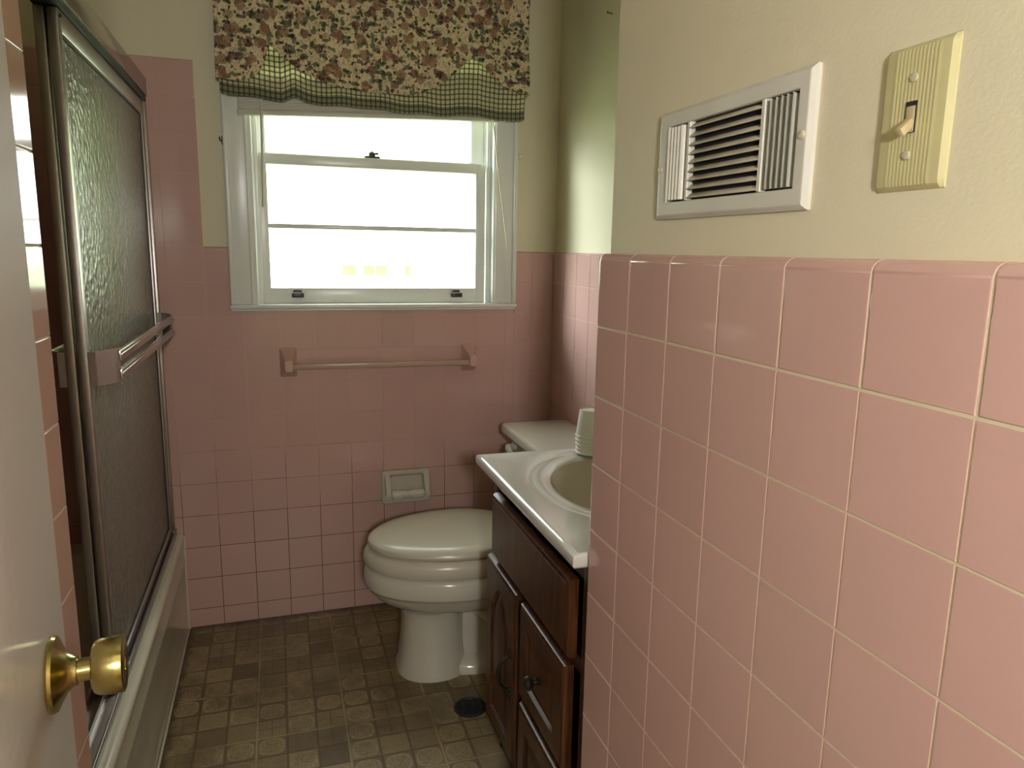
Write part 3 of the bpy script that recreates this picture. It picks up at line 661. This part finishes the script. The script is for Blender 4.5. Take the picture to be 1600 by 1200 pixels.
def front_panel(name, y0, y1, z0, z1, arch=False, raised=True, parent=vc):
    mb = MB(); X0 = 0.7895; e = 0.010; xb = 0.8105
    def rect(y0, y1, z0, z1, x): return [(x, y0, z0), (x, y1, z0), (x, y1, z1), (x, y0, z1)]
    # routed outer edge: rounded ogee
    rings = [rect(y0, y1, z0, z1, xb), rect(y0, y1, z0, z1, X0+0.010), rect(y0+0.003, y1-0.003, z0+0.003, z1-0.003, X0+0.0035), rect(y0+0.009, y1-0.009, z0+0.009, z1-0.009, X0+0.0012), rect(y0+e, y1-e, z0+e, z1-e, X0)]
    if not raised:
        mb.loft(rings); return mb.build(name, M['wood'], parent, smooth=30)
    fr = 0.046
    n = 14
    def inner(off, x):
        a, b_, c, d = y0+fr+off, y1-fr-off, z0+fr+off, z1-fr-off
        pts = [(x, a, c), (x, b_, c)]
        if arch:
            for k in range(n+1):
                q = k/n; yy = b_+(a-b_)*q; pts.append((x, yy, d-0.055+0.055*math.sin(math.pi*min(1, max(0, (q-0.12)/0.76)))**0.7))
        else:
            for k in range(n+1): q = k/n; pts.append((x, b_+(a-b_)*q, d))
        return pts
    mb.loft(rings, True, False)
    # flat frame between the outer ring and the routed groove
    o = len(mb.v); out = rings[-1]; inn = inner(0, X0)
    mb.v += out+inn; N_ = len(inn)
    F = [(o, o+1, o+5, o+4)]                                         # bottom
    F.append(tuple([o+1, o+2, o+6, o+5])); F.append(tuple([o+3, o, o+4, o+4+N_-1]))
    F.append(tuple([o+2, o+3]+[o+4+k for k in range(N_-1, 1, -1)]))
    mb.f += F; mb.m += [0]*4; mb.shade += [0.5]*4
    mb.loft([inner(0, X0), inner(0.004, X0+0.007), inner(0.010, X0+0.007), inner(0.026, X0+0.001), inner(0.030, X0+0.0008)], False, True)
    return mb.build(name, M['wood'], parent, smooth=30)
front_panel('false_front', -1.389, -0.902, 0.553, 0.704, raised=False)
door = front_panel('door', -1.095, -0.864, 0.110, 0.536, arch=True)
d1 = front_panel('drawer', -1.380, -1.124, 0.318, 0.534)
d2 = front_panel('drawer', -1.380, -1.124, 0.110, 0.300)
for d_, z in ((d1, 0.426), (d2, 0.205)):
    mb = MB(); mb.lathe([(0.009,0),(0.010,0.003),(0.006,0.006),(0.006,0.012),(0.013,0.018),(0.0155,0.023),(0.012,0.029),(0.004,0.031)], Matrix.Translation((0.7902,-1.252,z)) @ Matrix.Rotation(math.radians(-90),4,'Y'), 20); mb.build('knob', M['iron'], d_)
mb = MB(); hy = -1.062
for z in (0.375, 0.290):
    for k, (r, dz) in enumerate(((0.008, 0), (0.006, 0.012*(1 if z > 0.33 else -1)))):
        mb.lathe([(r,0),(r,0.003),(r*0.6,0.005)], Matrix.Translation((0.7902,hy,z+dz)) @ Matrix.Rotation(math.radians(-90),4,'Y'), 12)
mb.tube([(0.789,hy,0.375),(0.775,hy,0.368),(0.766,hy,0.352),(0.764,hy,0.3325),(0.766,hy,0.313),(0.775,hy,0.297),(0.789,hy,0.290)], [0.004,0.004,0.0045,0.006,0.0045,0.004,0.004], 8)
mb.build('handle', M['iron'], door)

# countertop with moulded oval sink
ct = thing('vanity_countertop', 'pale cultured marble vanity top with moulded oval sink bowl', 'countertop', (1.02, -1.15, 0.755))
TX0, TX1, TY0, TY1, TZ = 0.767, 1.268, -1.461, -0.842, 0.785
SX, SY = 1.030, -1.135
def oval(ax, ay, z, n=72): return [(SX+ax*math.cos(2*math.pi*k/n), SY+ay*math.sin(2*math.pi*k/n), z) for k in range(n)]
mb = MB(); n = 72
def rectring(inset, z):
    x0, x1, y0, y1 = TX0+inset, TX1, TY0+inset*0.6, TY1-inset
    out = []
    for k in range(n):
        a = 2*math.pi*k/n; c, s = math.cos(a), math.sin(a)
        t = min(((x1-SX) if c > 0 else (SX-x0))/max(abs(c), 1e-9), ((y1-SY) if s > 0 else (SY-y0))/max(abs(s), 1e-9))
        out.append([SX+t*c, SY+t*s, z])
    for (cx_, cy_) in ((x0,y0),(x0,y1),(x1,y0),(x1,y1)):       # pull the nearest sample into each corner
        k = min(range(n), key=lambda i: (out[i][0]-cx_)**2+(out[i][1]-cy_)**2); out[k] = [cx_, cy_, z]
    return [tuple(p) for p in out]
mb.loft([oval(0.17,0.21,0.757), rectring(0.010,0.757), rectring(0.003,0.759), rectring(0.0,0.764), rectring(0.0,0.778), rectring(0.002,0.783), rectring(0.007,TZ), rectring(0.012,TZ-0.0012),
         oval(0.219,0.268,TZ-0.0012), oval(0.215,0.264,TZ-0.003), oval(0.207,0.256,TZ-0.006), oval(0.200,0.249,TZ-0.0045), oval(0.192,0.240,TZ-0.003), oval(0.172,0.218,TZ-0.006), oval(0.163,0.209,TZ-0.011)], False, False)
mb.build('counter_slab', M['marble'], ct, smooth=50)
mb = MB(); mb.loft([oval(0.163,0.209,TZ-0.011), oval(0.156,0.201,TZ-0.022), oval(0.146,0.190,TZ-0.045), oval(0.130,0.170,TZ-0.08), oval(0.105,0.138,TZ-0.108), oval(0.07,0.09,TZ-0.122), oval(0.022,0.022,TZ-0.127)], False, True)
mb.build('sink_bowl', M['basin'], ct, smooth=60)
mb = MB(); mb.lathe([(0.021,TZ-0.1262),(0.023,TZ-0.124),(0.020,TZ-0.1225),(0.014,TZ-0.1235),(0.010,TZ-0.121)], Matrix.Translation((SX,SY,0)), 24); mb.build('sink_drain', M['chrome'], ct)

# stack of upturned paper cups by the back rim of the sink
names = ['white paper cup on top of the upturned stack by the sink'] + ['white paper cup in the middle of the upturned stack by the sink']*3 + ['lowest white paper cup of the upturned stack, standing on the countertop']
CUPX, CUPY = 1.046, -0.893
z0 = TZ-0.0008
base_cup = None
for k in range(4, -1, -1):
    z = z0+(4-k)*0.0105
    if base_cup is None:
        mb = MB(); mb.lathe([(0.0010,0.0630),(0.0278,0.0630),(0.0288,0.0600),(0.0338,0.0200),(0.0354,0.0030),(0.0362,0.0),(0.0380,0.0012),(0.0380,0.0035),(0.0362,0.005),(0.0345,0.02),(0.0290,0.066),(0.0282,0.067),(0.0272,0.0645),(0.0010,0.0645)], None, 28, 0, False)
        base_cup = mb.build('paper_cup', M['cup']); c_ = base_cup
    else:
        c_ = base_cup.copy(); C.objects.link(c_)
    c_.location = (CUPX+random.uniform(-0.001,0.001), CUPY+random.uniform(-0.001,0.001), z)
    tag(c_, names[k], 'cup', 'paper cups stacked by the sink')

# ------------------------------------------------------------------ floor drain cover
dr = MB(); ctr = (0.797, -0.690)
T = Matrix.Translation((ctr[0], ctr[1], 0))
dr.lathe([(0.046,0.0005),(0.046,0.004),(0.043,0.006),(0.038,0.006),(0.036,0.003),(0.034,0.0015)], T, 36)
for k in range(-4, 5):
    h = math.sqrt(0.037**2-(k*0.008)**2); dr.box(ctr[0]-0.002+k*0.008, ctr[0]+0.002+k*0.008, ctr[1]-h, ctr[1]+h, 0.001, 0.0055, 0.0005)
o = dr.build('floor_drain_cover', M['drain']); tag(o, 'round black slotted drain cover on the vinyl floor beside the vanity', 'drain cover'); setorigin(o, (ctr[0], ctr[1], 0))

# ------------------------------------------------------------------ wall vent register (near right wall, faces -X)
vt = thing('wall_vent', 'white metal wall register with horizontal louvers and curved end fins', 'vent', (XNP, -1.757, 1.381))
def RW(mb, y0, y1, z0, z1, x0, x1, bev=0, mi=0, seg=2): mb.box(XNP-x1, XNP-x0, y0, y1, z0, z1, bev, mi, None, seg)
VY0, VY1, VZ0, VZ1 = -1.903, -1.612, 1.315, 1.448
IY0, IY1, IZ0, IZ1 = -1.884, -1.640, 1.336, 1.428
mb = MB()
def vr(a, b_, c, d, x): return [(XNP-x, a, c), (XNP-x, b_, c), (XNP-x, b_, d), (XNP-x, a, d)]
mb.loft([vr(VY0,VY1,VZ0,VZ1,0.0), vr(VY0,VY1,VZ0,VZ1,0.004), vr(VY0+0.0045,VY1-0.0045,VZ0+0.0045,VZ1-0.0045,0.0080), vr(VY0+0.006,VY1-0.006,VZ0+0.006,VZ1-0.006,0.0084), vr(IY0-0.001,IY1+0.001,IZ0-0.001,IZ1+0.001,0.0085), vr(IY0,IY1,IZ0,IZ1,0.007), vr(IY0,IY1,IZ0,IZ1,0.0012)], False, False)
RW(mb, -1.690, -1.684, IZ0, IZ1, 0.001, 0.0095, 0.001); RW(mb, -1.834, -1.828, IZ0, IZ1, 0.001, 0.0095, 0.001)
mb.build('frame', M['ventwhite'], vt, smooth=12)
mb = MB(); RW(mb, IY0, IY1, IZ0, IZ1, 0.0002, 0.001); mb.build('duct_shade_sheet', M['black'], vt)  # thin black sheet paints the duct's darkness, the wall behind is solid
for k in range(9):
    z = 1.341+k*0.0102
    T = Matrix.Translation((XNP-0.0060, -1.759, z)) @ Matrix.Rotation(math.radians(-38), 4, 'Y')
    mb = MB(); mb.box(-0.0044, 0.0046, -0.069, 0.069, -0.0009, 0.0009, 0.0006, 0, T); mb.build('louver', M['ventdirt'], vt)
for (ya, yb, sg) in ((-1.880, -1.837, -1), (-1.681, -1.643, 1)):
    for k in range(5):
        y = ya+(yb-ya)*(k+0.5)/5; prof = [(0.0015, 0.000), (0.006, 0.0004*sg), (0.0095, 0.0018*sg), (0.0112, 0.0042*sg)]
        mb = MB(); rings = [[(XNP-h, y+dy, IZ0+0.002), (XNP-h, y+dy+0.0012, IZ0+0.002), (XNP-h, y+dy+0.0012, IZ1-0.002), (XNP-h, y+dy, IZ1-0.002)] for h, dy in prof]
        mb.loft(rings); mb.build('end_fin', M['ventwhite'], vt)
for y, z in ((-1.893, 1.385), (-1.622, 1.378)):
    mb = MB(); mb.lathe([(0.0042,0.0),(0.0040,0.0015),(0.0020,0.0026)], Matrix.Translation((XNP-0.0085,y,z)) @ Matrix.Rotation(math.radians(-90),4,'Y'), 14); mb.build('screw', M['screw'], vt)

# ------------------------------------------------------------------ light switch
sw = thing('light_switch', 'ivory ribbed single toggle light switch plate on the cream wall', 'light switch', (XNP, -2.018, 1.381))
mb = MB(); PY0, PY1, PZ0, PZ1 = -2.0525, -1.984, 1.3245, 1.4375
# plate cross-section in Y with fine ribs, lofted from bottom to top
prof = [(PY0, 0.0), (PY0+0.0005, 0.0015), (PY0+0.004, 0.0048), (PY0+0.010, 0.0056)]
y = PY0+0.013
while y < PY1-0.014:
    prof += [(y, 0.0056), (y+0.0007, 0.0059), (y+0.0019, 0.0059), (y+0.0027, 0.0056)]; y += 0.0036
prof += [(PY1-0.010, 0.0056), (PY1-0.004, 0.0048), (PY1-0.0005, 0.0015), (PY1, 0.0)]
rings = []
for z, k in ((PZ0, 0.0), (PZ0+0.0008, 0.3), (PZ0+0.004, 0.85), (PZ0+0.008, 1.0), (1.366, 1), (1.396, 1), (PZ1-0.008, 1.0), (PZ1-0.004, 0.85), (PZ1-0.0008, 0.3), (PZ1, 0.0)):
    rings.append([(XNP-max(h*k, 0.0), yy, z) for yy, h in prof])
mb.loft(rings, False, False, closed=False); mb.build('switch_plate', M['ivory'], sw, smooth=25)
mb = MB(); RW(mb, -2.0232, -2.0128, 1.369, 1.393, 0.0050, 0.0068); mb.build('toggle_slot', M['black'], sw)  # black block paints the shade inside the slot
mb = MB(); RW(mb, -2.0226, -2.0134, 1.3692, 1.3895, 0.0055, 0.0072, 0.0008)
T = Matrix.Translation((XNP-0.006, -2.018, 1.3775)) @ Matrix.Rotation(math.radians(-42), 4, 'Y')
mb.box(-0.014, 0.0, -0.0038, 0.0038, -0.0035, 0.0035, 0.0012, 0, T); mb.build('toggle', M['toggle'], sw)
for z in (1.411, 1.352):
    mb = MB(); mb.lathe([(0.0036,0.0),(0.0034,0.0012),(0.0015,0.0018)], Matrix.Translation((XNP-0.0062,-2.018,z)) @ Matrix.Rotation(math.radians(-90),4,'Y'), 14)
    mb.box(XNP-0.0083, XNP-0.0078, -2.0212, -2.0148, z-0.0004, z+0.0004); mb.build('screw', M['screw'], sw)
# little nail high on the recess wall
mb = MB(); mb.tube([(XR,-0.402,1.955),(XR-0.014,-0.400,1.958)], 0.0013, 8); mb.lathe([(0.0035,0),(0.0035,0.001)], Matrix.Translation((XR-0.014,-0.400,1.958)) @ Matrix.Rotation(math.radians(-90),4,'Y'), 10)
o = mb.build('nail', M['iron']); tag(o, 'small dark nail high on the cream wall above the toilet', 'nail'); setorigin(o, (XR, -0.402, 1.955))

# ------------------------------------------------------------------ bathtub
bt = thing('bathtub', 'white enamel bathtub with smooth apron under sliding glass doors', 'bathtub', (-0.38, -0.73, 0))
BX0, BX1, BY0, BY1, BZ = XL+0.002, 0.0, YW+0.003, -0.003, 0.335
mb = MB()
prof = [(-0.006, 0.0), (-0.004, 0.10), (-0.003, 0.235), (0.000, 0.242), (-0.001, 0.250), (-0.002, 0.29), (0.0, 0.310), (0.003, 0.322), (0.0, 0.331), (-0.008, BZ), (-0.02, BZ)]
mb.loft([[(x, yy, z) for x, z in prof] for yy in (BY0, BY1)], False, False, closed=False)
def rr3(x0, x1, y0, y1, r, z, n=8):
    out = []
    for (cx_, cy_, a0) in ((x1-r, y1-r, 0), (x0+r, y1-r, 90), (x0+r, y0+r, 180), (x1-r, y0+r, 270)):
        for k in range(n+1):
            a = math.radians(a0+90*k/n); out.append((cx_+r*math.cos(a), cy_+r*math.sin(a), z))
    return out
mb.loft([rr3(BX0, -0.02, BY0, BY1, 0.001, BZ), rr3(BX0+0.06, -0.088, BY0+0.09, BY1-0.08, 0.12, BZ), rr3(BX0+0.068, -0.096, BY0+0.10, BY1-0.09, 0.12, BZ-0.01), rr3(BX0+0.09, -0.115, BY0+0.13, BY1-0.12, 0.12, 0.16), rr3(BX0+0.13, -0.15, BY0+0.18, BY1-0.17, 0.1, 0.10)], False, True)
mb.build('tub_shell', M['tub'], bt, smooth=50)
mb = MB(); mb.box(-0.006, 0.004, -0.006, 0.0, 0.0, 0.328, 0.001); mb.box(-0.005, 0.0015, YW+0.01, -0.004, 0.0, 0.004, 0.001); mb.build('caulk_bead', M['caulk'], bt)

# ------------------------------------------------------------------ shower enclosure
se = thing('shower_enclosure', 'aluminium framed sliding shower doors on the tub rim', 'shower door', (-0.04, -0.73, BZ))
HZ0, HZ1 = 1.697, 1.752
mb = MB(); mb.box(-0.074, -0.020, YW+0.001, -0.001, HZ0+0.004, HZ1, 0.0015); mb.build('header', M['header'], se)
mb = MB(); mb.box(-0.068, -0.024, YW+0.002, -0.002, HZ0-0.012, HZ0+0.004); mb.build('header_gap_shade', M['gasket_shade'], se)  # black filler paints the shade of the gap between header and panels
mb = MB()
mb.box(-0.080, -0.020, YW+0.001, -0.001, BZ+0.0002, BZ+0.007, 0.002)
for x in (-0.078, -0.052, -0.024): mb.box(x, x+0.004, YW+0.001, -0.001, BZ+0.005, BZ+0.022, 0.001)
mb.build('bottom_track', M['satin'], se)
for (ya, yb) in ((YW+0.001, YW+0.022), (-0.022, -0.001)):
    mb = MB(); mb.box(-0.074, -0.024, ya, yb, BZ+0.022, HZ0-0.012, 0.003); mb.build('wall_jamb', M['satin'], se)
def panel(x, ya, yb, out):
    z0, z1 = BZ+0.012, HZ0-0.013
    g = MB(); w = 0.024; t = 0.009
    g.box(x-t, x+t, ya, ya+w, z0, z1, 0.003); g.box(x-t, x+t, yb-w, yb, z0, z1, 0.003)
    g.box(x-t, x+t, ya+w, yb-w, z1-0.040, z1, 0.003); g.box(x-t, x+t, ya+w, yb-w, z0, z0+0.030, 0.003)
    fr = g.build('sliding_panel', M['satin'], se)
    g = MB(); g.box(x-0.0025, x+0.0025, ya+w-0.004, yb-w+0.004, z0+0.026, z1-0.036); g.build('obscure_pane', M['obscure'], fr, smooth=0)
    g = MB()
    for (yy) in (ya+w, yb-w-0.003): g.box(x-0.004, x+0.0045, yy, yy+0.003, z0+0.030, z1-0.040)
    g.box(x-0.004, x+0.0045, ya+w, yb-w, z0+0.030, z0+0.033); g.box(x-0.004, x+0.0045, ya+w, yb-w, z1-0.043, z1-0.040); g.build('glass_gasket', M['gasket_shade'], fr)
    g = MB(); s = out
    xa, xf = x+s*t, x+s*(t+0.045)
    for ye in (ya, yb-0.050):
        yo, yi = (ye+0.002, ye+0.042)
        first = ye == ya
        pts = [(xa, yo if first else yi), (xa+s*0.006, yo if first else yi), (xf, (yi if first else yo))]
        # bent bracket plate
        y_out, y_in = (ya+0.004, ya+0.055) if first else (yb-0.004, yb-0.055)
        q = [(xa, y_out), (xa+s*0.012, y_out), (xf-s*0.006, y_in-(0.012 if first else -0.012)), (xf, y_in)]
        for (p0, p1) in zip(q, q[1:]):
            d = Vector((p1[0]-p0[0], p1[1]-p0[1])); n_ = Vector((-d.y, d.x)).normalized()*0.0015
            g.add([(p0[0]-n_.x, p0[1]-n_.y, 0.998), (p0[0]+n_.x, p0[1]+n_.y, 0.998), (p1[0]+n_.x, p1[1]+n_.y, 0.998), (p1[0]-n_.x, p1[1]-n_.y, 0.998),
                   (p0[0]-n_.x, p0[1]-n_.y, 1.066), (p0[0]+n_.x, p0[1]+n_.y, 1.066), (p1[0]+n_.x, p1[1]+n_.y, 1.066), (p1[0]-n_.x, p1[1]-n_.y, 1.066)],
                  [(0,1,2,3), (7,6,5,4), (0,4,5,1), (1,5,6,2), (2,6,7,3), (3,7,4,0)])
    for zz in (1.002, 1.040):
        g.box(xf-0.004, xf+0.004, ya+0.050, yb-0.050, zz, zz+0.022, 0.002); g.box(xf+(s*0.004)-0.0012, xf+(s*0.004)+0.0012, ya+0.052, yb-0.052, zz+0.008, zz+0.014, 0.0005)
        for yy in (ya+0.056, yb-0.056): g.lathe([(0.003,0),(0.003,0.003)], Matrix.Translation((xf+s*0.004,yy,zz+0.011)) @ Matrix.Rotation(math.radians(90*s),4,'Y'), 10, 0)
    g.build('towel_bar', M['chrome'], fr)
    g = MB(); g.lathe([(0.0035,0),(0.0035,0.003)], Matrix.Translation((x+0.009,ya+0.012,z1-0.012)) @ Matrix.Rotation(math.radians(90),4,'Y'), 12); g.build('roller_screw', M['gasket_shade'], fr)
    return fr
panel(-0.0385, -0.925, -0.028, 1)
panel(-0.0600, -0.925, -0.036, -1)

# ------------------------------------------------------------------ open door with brass knob
TH = math.radians(5.0); EDGE = Vector((0.134, -1.823))
DT = Matrix.Translation((EDGE.x, EDGE.y, 0)) @ Matrix.Rotation(TH, 4, 'Z')   # local +Y points from hinge to free edge, +X is the visible face
dw = 0.66
mb = MB(); mb.box(-0.035, 0.0, -dw, 0.0, 0.012, 2.03, 0.002, 0, DT)
door1 = mb.build('door_1', M['doorwhite'], smooth=30); struct(door1, 'white glossy bathroom door standing open at the left', 'door')
KZ = 0.935
for s in (1,):
    K = DT @ Matrix.Translation((0.0, -0.066, KZ)) @ Matrix.Rotation(math.radians(90), 4, 'Y')
    mb = MB(); mb.lathe([(0.0295,0.0),(0.030,0.002),(0.0288,0.0045),(0.0225,0.0075),(0.0155,0.0115),(0.0118,0.0160),(0.0112,0.0185),(0.0092,0.0190),(0.0090,0.0290),(0.0105,0.0300)], K, 48); kr = mb.build('knob_rosette', M['brass'], door1)
    mb = MB(); mb.lathe([(0.0095,0.0285),(0.0165,0.0290),(0.0200,0.0305),(0.0218,0.0335),(0.0226,0.0390),(0.0232,0.0495),(0.0228,0.0515),(0.0205,0.0525),(0.0060,0.0522),(0.005,0.0510)], K, 48); mb.build('door_knob', M['brass'], door1)
for z in (0.25, 1.02, 1.80):
    mb = MB(); mb.lathe([(0.007,z-0.045),(0.007,z+0.045)], DT @ Matrix.Translation((0.004, -dw-0.004, 0)), 12); mb.build('hinge', M['brass'], door1)

# ------------------------------------------------------------------ outdoors
struct(slab('ground', -60, 60, 0.6, 90, -0.75, -0.70, M['grass']), 'sunlit lawn', 'lawn')
def blob_crown(mb, c, R, n, leaf, rnd):
    for _ in range(n):
        d = Vector((rnd.gauss(0,1), rnd.gauss(0,1), rnd.gauss(0,1))).normalized(); r = R*(0.55+0.45*rnd.random())
        p = Vector(c)+Vector((d.x*r, d.y*r, d.z*r*0.85)); a = Vector((rnd.gauss(0,1), rnd.gauss(0,1), rnd.gauss(0,1))).normalized(); b = a.orthogonal().normalized(); l = leaf*(0.6+0.8*rnd.random())
        mb.add([p-a*l, p+b*l*0.5, p+a*l, p-b*l*0.5], [(0,1,2,3)])
def make_tree(x, y, h, R, seed, lb):
    rnd = random.Random(seed); t_ = thing('tree', lb, 'tree', (x, y, -0.70), 'trees outside the window')
    mb = MB(); mb.tube([(x,y,-0.70),(x+0.1,y,h*0.35),(x,y,h*0.7)], [R*0.10,R*0.07,R*0.03], 8); mb.build('trunk', M['bark'], t_)
    mb = MB()
    for k in range(9): blob_crown(mb, (x+rnd.uniform(-.6,.6)*R, y+rnd.uniform(-.6,.6)*R, h*0.7+rnd.uniform(-.55,.5)*R), R*0.55, 420, R*0.055, rnd)
    mb.build('foliage', M['leaf'], t_, smooth=0, recalc=False)
make_tree(-2.6, 13, 3.2, 2.2, 1, 'pale sunlit leafy tree low at the left of the window view')
make_tree(7.5, 12, 5.0, 3.4, 2, 'sunlit leafy tree to the right of the house outside')
make_tree(18.5, 24, 7.0, 4.6, 3, 'tall leafy tree furthest right outside the window')
make_tree(-12.0, 22, 6.5, 4.2, 4, 'tall leafy tree furthest left outside the window')
hs = thing('house', 'pale single-storey house across the lawn, washed out by daylight', 'house', (5, 34, -0.7))
mb = MB(); mb.box(1.0, 9.0, 34, 41, -0.7, 0.9); mb.build('wall', M['siding'], hs, smooth=0)
mb = MB(); mb.add([(0.5,33.4,0.9),(9.5,33.4,0.9),(9.5,41.6,0.9),(0.5,41.6,0.9),(0.5,37.5,2.3),(9.5,37.5,2.3)], [(0,1,5,4),(2,3,4,5),(0,4,3),(1,2,5),(3,2,1,0)]); mb.build('roof', M['roof'], hs, smooth=0)
for x, w in ((3.4, 0.6), (4.4, 0.5), (5.0, 0.5), (6.4, 0.25)):
    mb = MB(); mb.box(x, x+w, 33.93, 34.0, -0.02, 0.42); mb.build('house_window', M['darkglass'], hs, smooth=0)
